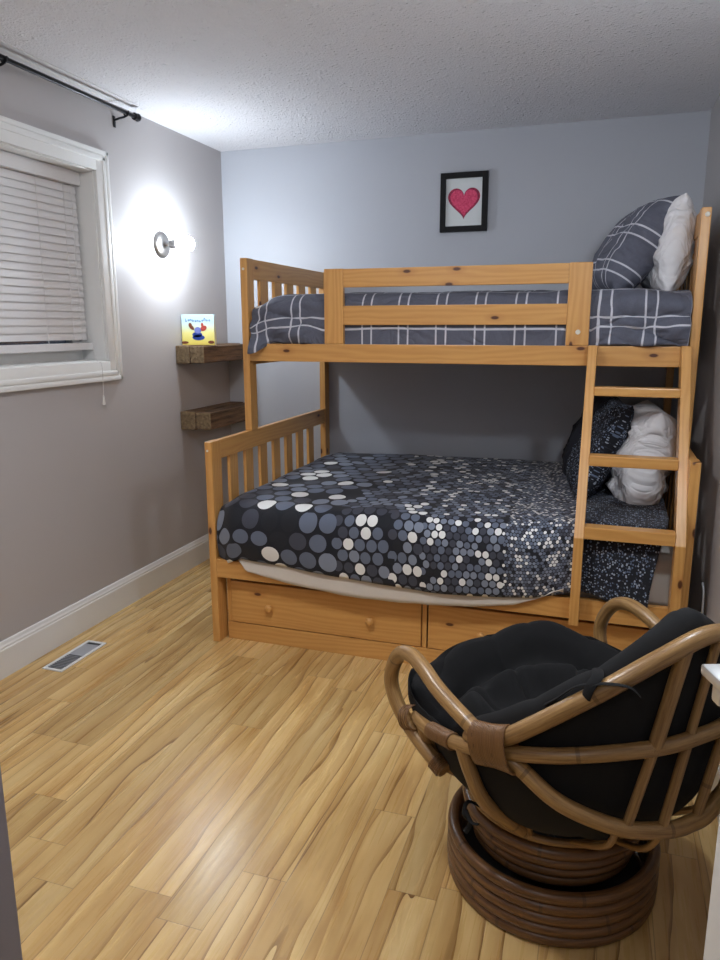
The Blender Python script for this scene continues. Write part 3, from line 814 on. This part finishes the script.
obj('swivel_mechanism', b, M['steel'], ch, smooth=40)
b = new(); lathe(b, [(0,.004),(.250,.004),(.250,.018),(0,.018)], CC, (0,0,1), 48); obj('base_shade_disc', b, M['dark'], ch, smooth=40)  # dark disc painted as the shadow inside the coils
def rail(name, pts, r, closed=False, mat=Rt, n=10, parent=ch):
    b = new(); tube(b, catmull([L(*p) for p in pts], n, closed), r, 14, closed); return obj(name, b, mat, parent, smooth=60)
def mir(pts): return [(f,-s,z) for f, s, z in pts]
half_top = [(-.385,.111,.790),(-.338,.212,.723),(-.250,.300,.628),(-.195,.325,.580),(-.15,.342,.563),(-.09,.352,.578),(.0,.359,.602),(.07,.360,.628),(.125,.360,.636),(.175,.360,.618),(.212,.359,.570),(.224,.358,.520),(.205,.352,.470),(.165,.343,.430),(.10,.332,.395),(.03,.318,.366)]
rail('top_rail', list(reversed(half_top))+[(-.402,0,.825)]+mir(half_top), .0188)
half_mid = [(-.384,.115,.600),(-.292,.260,.574),(-.164,.338,.536),(-.08,.350,.507),(.013,.352,.482),(.10,.340,.462),(.15,.322,.452),(.195,.265,.412),(.225,.16,.383),(.235,.06,.378)]
rail('seat_hoop', half_mid + mir(list(reversed(half_mid))) + [(-.398,0,.602)], .0162, closed=True)
half_low = [(-.10,.348,.545),(-.150,.335,.540),(-.217,.308,.525),(-.296,.256,.469),(-.367,.161,.428),(-.398,.060,.410)]
rail('lower_rail', half_low+[(-.402,0,.406)]+mir(list(reversed(half_low))), .0172)
ring0 = [(.215*math.cos(a)-.0, .215*math.sin(a), .244) for a in [2*math.pi*i/24 for i in range(24)]]
rail('under_seat_hoop', ring0, .010, True, n=3)
# back spindles from the top rail down to the lower rail, and on to the hoop below
for tp, md, lo in (((-.398,.055,.812),(-.388,.108,.599),(-.372,.150,.425)), ((-.400,-.035,.824),(-.396,.02,.602),(-.396,.075,.412)),
                   ((-.392,-.11,.790),(-.396,-.09,.600),(-.400,-.02,.407)), ((-.36,-.18,.75),(-.365,-.17,.590),(-.372,-.15,.425))):
    rail('back_spindle', [tp, tuple((p+q)/2 for p, q in zip(tp, md)), md], .0145 if tp[1] > .04 else .0095, n=8); rail('back_spindle', [md, tuple((p+q)/2 for p, q in zip(md, lo)), lo], .0105, n=8)
for a in (-150,-125,-100,-75,75,100,125,150,175):
    ca, sa = -math.cos(R(a)), math.sin(R(a))
    ca = -abs(math.cos(R(a)))
    lo = min(half_low+mir(half_low), key=lambda p: abs(math.atan2(p[1], -p[0]) - math.atan2(sa, -ca)))
    rail('seat_rib', [(lo[0]*.98, lo[1]*.98, lo[2]-.005), (lo[0]*.85, lo[1]*.85, lo[2]-.09), (ca*.215, sa*.215, .248)], .0075, n=6)
for s_ in (1,-1):
    rail('front_brace', [(-.085,.350*s_,.505),(-.10,.338*s_,.45),(-.12,.305*s_,.37),(-.12,.20*s_,.268)], .0165, n=6)
    rail('front_leg', [(.10,.340*s_,.462),(.10,.325*s_,.42),(.10,.27*s_,.33),(.10,.19*s_,.27)], .015, n=6)
# cane bindings where the rails meet
def wrap(name, pts, ry, turns, rad=.0016, seg=10, flat=None):
    """windings round a path"""
    b = new(); path = catmull([L(*p) for p in pts], 12); N = len(path)
    for i in range(turns):
        k = i/(turns-1)*(N-2); i0 = int(k); p = path[i0].lerp(path[i0+1], k-i0); t_ = (path[i0+1]-path[i0]).normalized()
        u = Vector((0,0,1)); u = (u-t_*u.dot(t_)).normalized(); w = t_.cross(u); rr = ry(i/(turns-1))
        tube(b, [p+u*math.cos(a)*rr[1]+w*math.sin(a)*rr[0]+u*rr[2] for a in [2*math.pi*j/20 for j in range(20)]], rad, 6, True)
    obj(name, b, M['binding'], ch, smooth=180)
for s_ in (1,-1):
    wrap('cane_binding', [(-.215,.322*s_,.562),(-.125,.347*s_,.538)], lambda q: (.0235, .047-.004*q+.008*abs(q-.5), 0), 24, .0030)
    wrap('cane_binding', [(-.05,.352*s_,.4985),(.045,.351*s_,.4765)], lambda q: (.0178,.0178,0), 20, .0026)
    wrap('cane_binding', [(.135,.338*s_,.458),(.165,.345*s_,.445)], lambda q: (.030,.030,0), 5, .0018)
    wrap('cane_binding', [(.06,.325*s_,.379),(.035,.319*s_,.368)], lambda q: (.0222,.0222,0), 7, .0018)

# black tufted cushion, one bowl-shaped pad
cu = thing('chair_cushion', tuple(L(0,0,.28)), 'thick black tufted cushion lying in the rattan chair', 'cushion')
def Rout(phi):
    c_, s_ = math.cos(phi), math.sin(phi); b_ = .385 if c_ < 0 else .338
    n = 2.3 if c_ < 0 else 2.3+.9*sst(0,.4,c_); return (abs(c_/b_)**n+abs(s_/.338)**n)**(-1/n)
TUFT = [(0,0,.42)]+[(math.cos(a)*.18, math.sin(a)*.18, 0) for a in [R(25+60*i) for i in range(6)]]
b = new()
def f_cush(u, v):
    phi = u*2*math.pi; Rm = Rout(phi); ad = abs(((phi+math.pi)%(2*math.pi))-math.pi)
    k = max(0, min(1, (ad-R(90))/R(88))); k = k*.9+.1*k*k*(3-2*k); side_ = sst(R(35),R(80),ad)
    lobes = .5+.5*math.cos(4*phi+math.pi*0+.9)
    lobeF = abs(math.cos(2.0*phi+.45))**.5
    zr = .530-.022*side_+.350*k + .030*(1-side_)*(math.exp(-((phi if phi<math.pi else phi-2*math.pi)+.50)**2/.12)) - .065*math.exp(-((phi if phi<math.pi else phi-2*math.pi)-.55)**2/.022) + .010*(abs(math.cos(3.5*phi))**.6-.6)
    zin = .435
    out = [(0,.275),(.35,.272),(.62,.285),(.84,.335+.02*k),(.965,.43+.05*k),(1.0,(zr+.43)/2+.03),(1.0,zr-.06),(.96,zr-.012),(.88,zr),(.79,zr-.030),(.70,zr-.085-.02*k),(.55,zin+.06+.05*k),(.38,zin+.005),(.2,zin-.01),(0,zin-.012)]
    kk = v*(len(out)-1); i = min(len(out)-2, int(kk)); t_ = kk-i
    p0,p1,p2,p3 = out[max(0,i-1)],out[i],out[i+1],out[min(len(out)-1,i+2)]
    cr_ = lambda a,b_,c,d: .5*((2*b_)+(-a+c)*t_+(2*a-5*b_+4*c-d)*t_*t_+(-a+3*b_-3*c+d)*t_**3)
    rho = cr_(p0[0],p1[0],p2[0],p3[0]); z = cr_(p0[1],p1[1],p2[1],p3[1])
    if i < 6: z += (1-sst(R(35),R(85),ad))*.10*sst(.35,.85,rho)*(1-sst(3.2,5.2,kk))
    # quilting: radial folds and tufts
    fold = (1-abs(math.sin(3.5*phi+.3)))**6
    if v > .42: z -= .022*fold*sst(.12,.5,rho)*(1-.5*k)*(1-sst(.8,.95,rho)*.6); rho -= .012*fold*sst(.6,1,rho)
    else: z += .008*fold*sst(.3,.8,rho); rho -= .010*fold*sst(.6,1,rho)
    P_ = Vector((math.cos(phi)*rho*Rm, math.sin(phi)*rho*Rm, z))
    if v > .5:
        for tx, ty, _ in TUFT:
            d2 = (P_.x-tx)**2+(P_.y-ty)**2; P_.z -= .032*math.exp(-d2/.0012)+.012*math.exp(-d2/.006)
    P_.z += .010*nz(P_.x*9,P_.y*9,P_.z*9); 
    w_ = L(P_.x, P_.y, P_.z); return w_, (phi, v, 0)
grid(b, 168, 84, f_cush, wrap_u=True)
bmesh.ops.remove_doubles(b, verts=b.verts, dist=.0005); bmesh.ops.recalc_face_normals(b, faces=b.faces)
cp = obj('pad', b, M['black_fab'], cu, smooth=180)
# fabric ties round the rail and the front brace
def tie(pts, r=.004):
    b = new(); tube(b, catmull([L(*p) for p in pts], 8), r, 8, flat=.35); obj('tie', b, M['black_fab'], cu, smooth=60)
T = Vector((-.332,.215,.728))
def tt_(*q): return [tuple(T+Vector(p)) for p in q]
tie(tt_((.03,-.03,.02),(.0,.0,.026),(-.004,.022,.010),(.002,.024,-.014),(.02,.0,-.026),(.035,-.025,-.01)), .011)
tie(tt_((-.002,.018,.016),(.03,.028,-.004),(.062,.042,-.040),(.085,.050,-.062)), .006)
tie(tt_((-.002,.020,.012),(-.022,.004,.022),(-.050,-.03,.02),(-.06,-.05,.0)), .006)
tie([(-.06,.27,.31),(-.045,.30,.325),(-.05,.315,.30),(-.055,.30,.275),(-.05,.31,.25)], .006)
tie([(-.05,.31,.31),(-.08,.315,.30),(-.10,.31,.305)], .005)

# ------------------------------------------------------------------ white cord at the right wall
b = new(); tube(b, catmull([(2.676,-1.33,.47),(2.672,-1.36,.475),(2.674,-1.385,.45),(2.676,-1.39,.35),(2.676,-1.40,.17),(2.66,-1.42,.02),(2.63,-1.5,.006),(2.62,-1.62,.006)], 8), .0035, 8)
tag(obj('power_cord', b, M['cable'], smooth=60), 'thin white cord hanging down the right wall beside the bunk bed', 'cord')

# ------------------------------------------------------------------ door at the right, standing open
hinge = Vector((2.662,-4.10,0)); edge = Vector((2.425,-3.40,0)); dv = (edge-hinge).normalized(); nv = Vector((-dv.y, dv.x, 0))
if nv.x > 0: nv = -nv
door = bpy.data.objects.new('door_1', None); COL.objects.link(door); door.location = hinge; ORG[door] = hinge.copy(); tag(door, kind='structure')
b = new(); Ld = (edge-hinge).length
mid = (hinge+edge)/2 - nv*.0175; bar(b, hinge-nv*.0175+Vector((0,0,1.02)), edge-nv*.0175+Vector((0,0,1.02)), .035, 2.02, bev=.002)
for zc, hh in ((.52,.62),(1.45,.9)):
    for q0, q1 in ((.13,.45),(.55,.87)):
        pass
obj('door_leaf', b, M['white'], door)
hz0 = 1.075
hp = edge - dv*.062 + Vector((0,0,hz0))
dh = bpy.data.objects.new('door_handle', None); 
b = new(); lathe(b, [(0,0),(.030,0),(.030,.006),(.027,.018),(.021,.032),(.012,.040),(0,.042)], hp-Vector((0,0,.014)), nv, 28)
bar(b, hp+nv*.048+dv*.020+Vector((0,0,.010)), hp+nv*.046-dv*.10+Vector((0,0,.010)), .022, .011, bev=.003); bar(b, hp+nv*.03+Vector((0,0,-.006)), hp+nv*.052+Vector((0,0,-.006)), .016, .022, bev=.003)
obj('door_handle', b, M['chrome'], door, smooth=45)
b = new(); q = edge+Vector((0,0,hz0)) - nv*.0175
bar(b, q-dv*.001+Vector((0,0,-.03)), q-dv*.001+Vector((0,0,.03)), .024, .003, up=tuple(dv), bev=.0005); obj('latch_plate', b, M['chrome'], door)

# ------------------------------------------------------------------ light, world, camera
def point(name, loc, e, r, c=(1,1,1)):
    l = bpy.data.lights.new(name, 'POINT'); l.energy = e; l.shadow_soft_size = r; l.color = c
    o = bpy.data.objects.new(name, l); COL.objects.link(o); o.location = loc; return o
l = bpy.data.lights.new('hall_fill', 'AREA'); l.energy = 2.5; l.size = .5; l.color = (1,.97,.95)  # added weak fill behind the camera, no lamp known there
o = bpy.data.objects.new('hall_fill', l); COL.objects.link(o); o.location = (2.05,-4.7,2.38)
w = bpy.data.worlds.new('night'); bpy.context.scene.world = w; w.use_nodes = True
w.node_tree.nodes['Background'].inputs[0].default_value = (.010,.013,.02,1); w.node_tree.nodes['Background'].inputs[1].default_value = 1

fw = Vector((-0.30846262,0.92839535,-0.20720253)); rt = Vector((0.94907894,0.31503551,-0.00134108)); up = Vector((-0.0640311,0.19706522,0.97829715))
cam = bpy.data.cameras.new('camera'); co = bpy.data.objects.new('camera', cam); COL.objects.link(co)
m = Matrix.Identity(4)
for i in range(3): m[i][0] = rt[i]; m[i][1] = up[i]; m[i][2] = -fw[i]
m[0][3], m[1][3], m[2][3] = 2.2742236, -4.1941884, 1.4155601
co.matrix_world = m
cam.sensor_fit = 'VERTICAL'; cam.sensor_height = 36; cam.lens = 728.727/960*36; cam.clip_start = .02
sc_ = bpy.context.scene; sc_.camera = co
vs = sc_.view_settings; vs.view_transform = 'Standard'; vs.look = 'None'; vs.gamma = 1; vs.exposure = 1.32; vs.use_curve_mapping = False
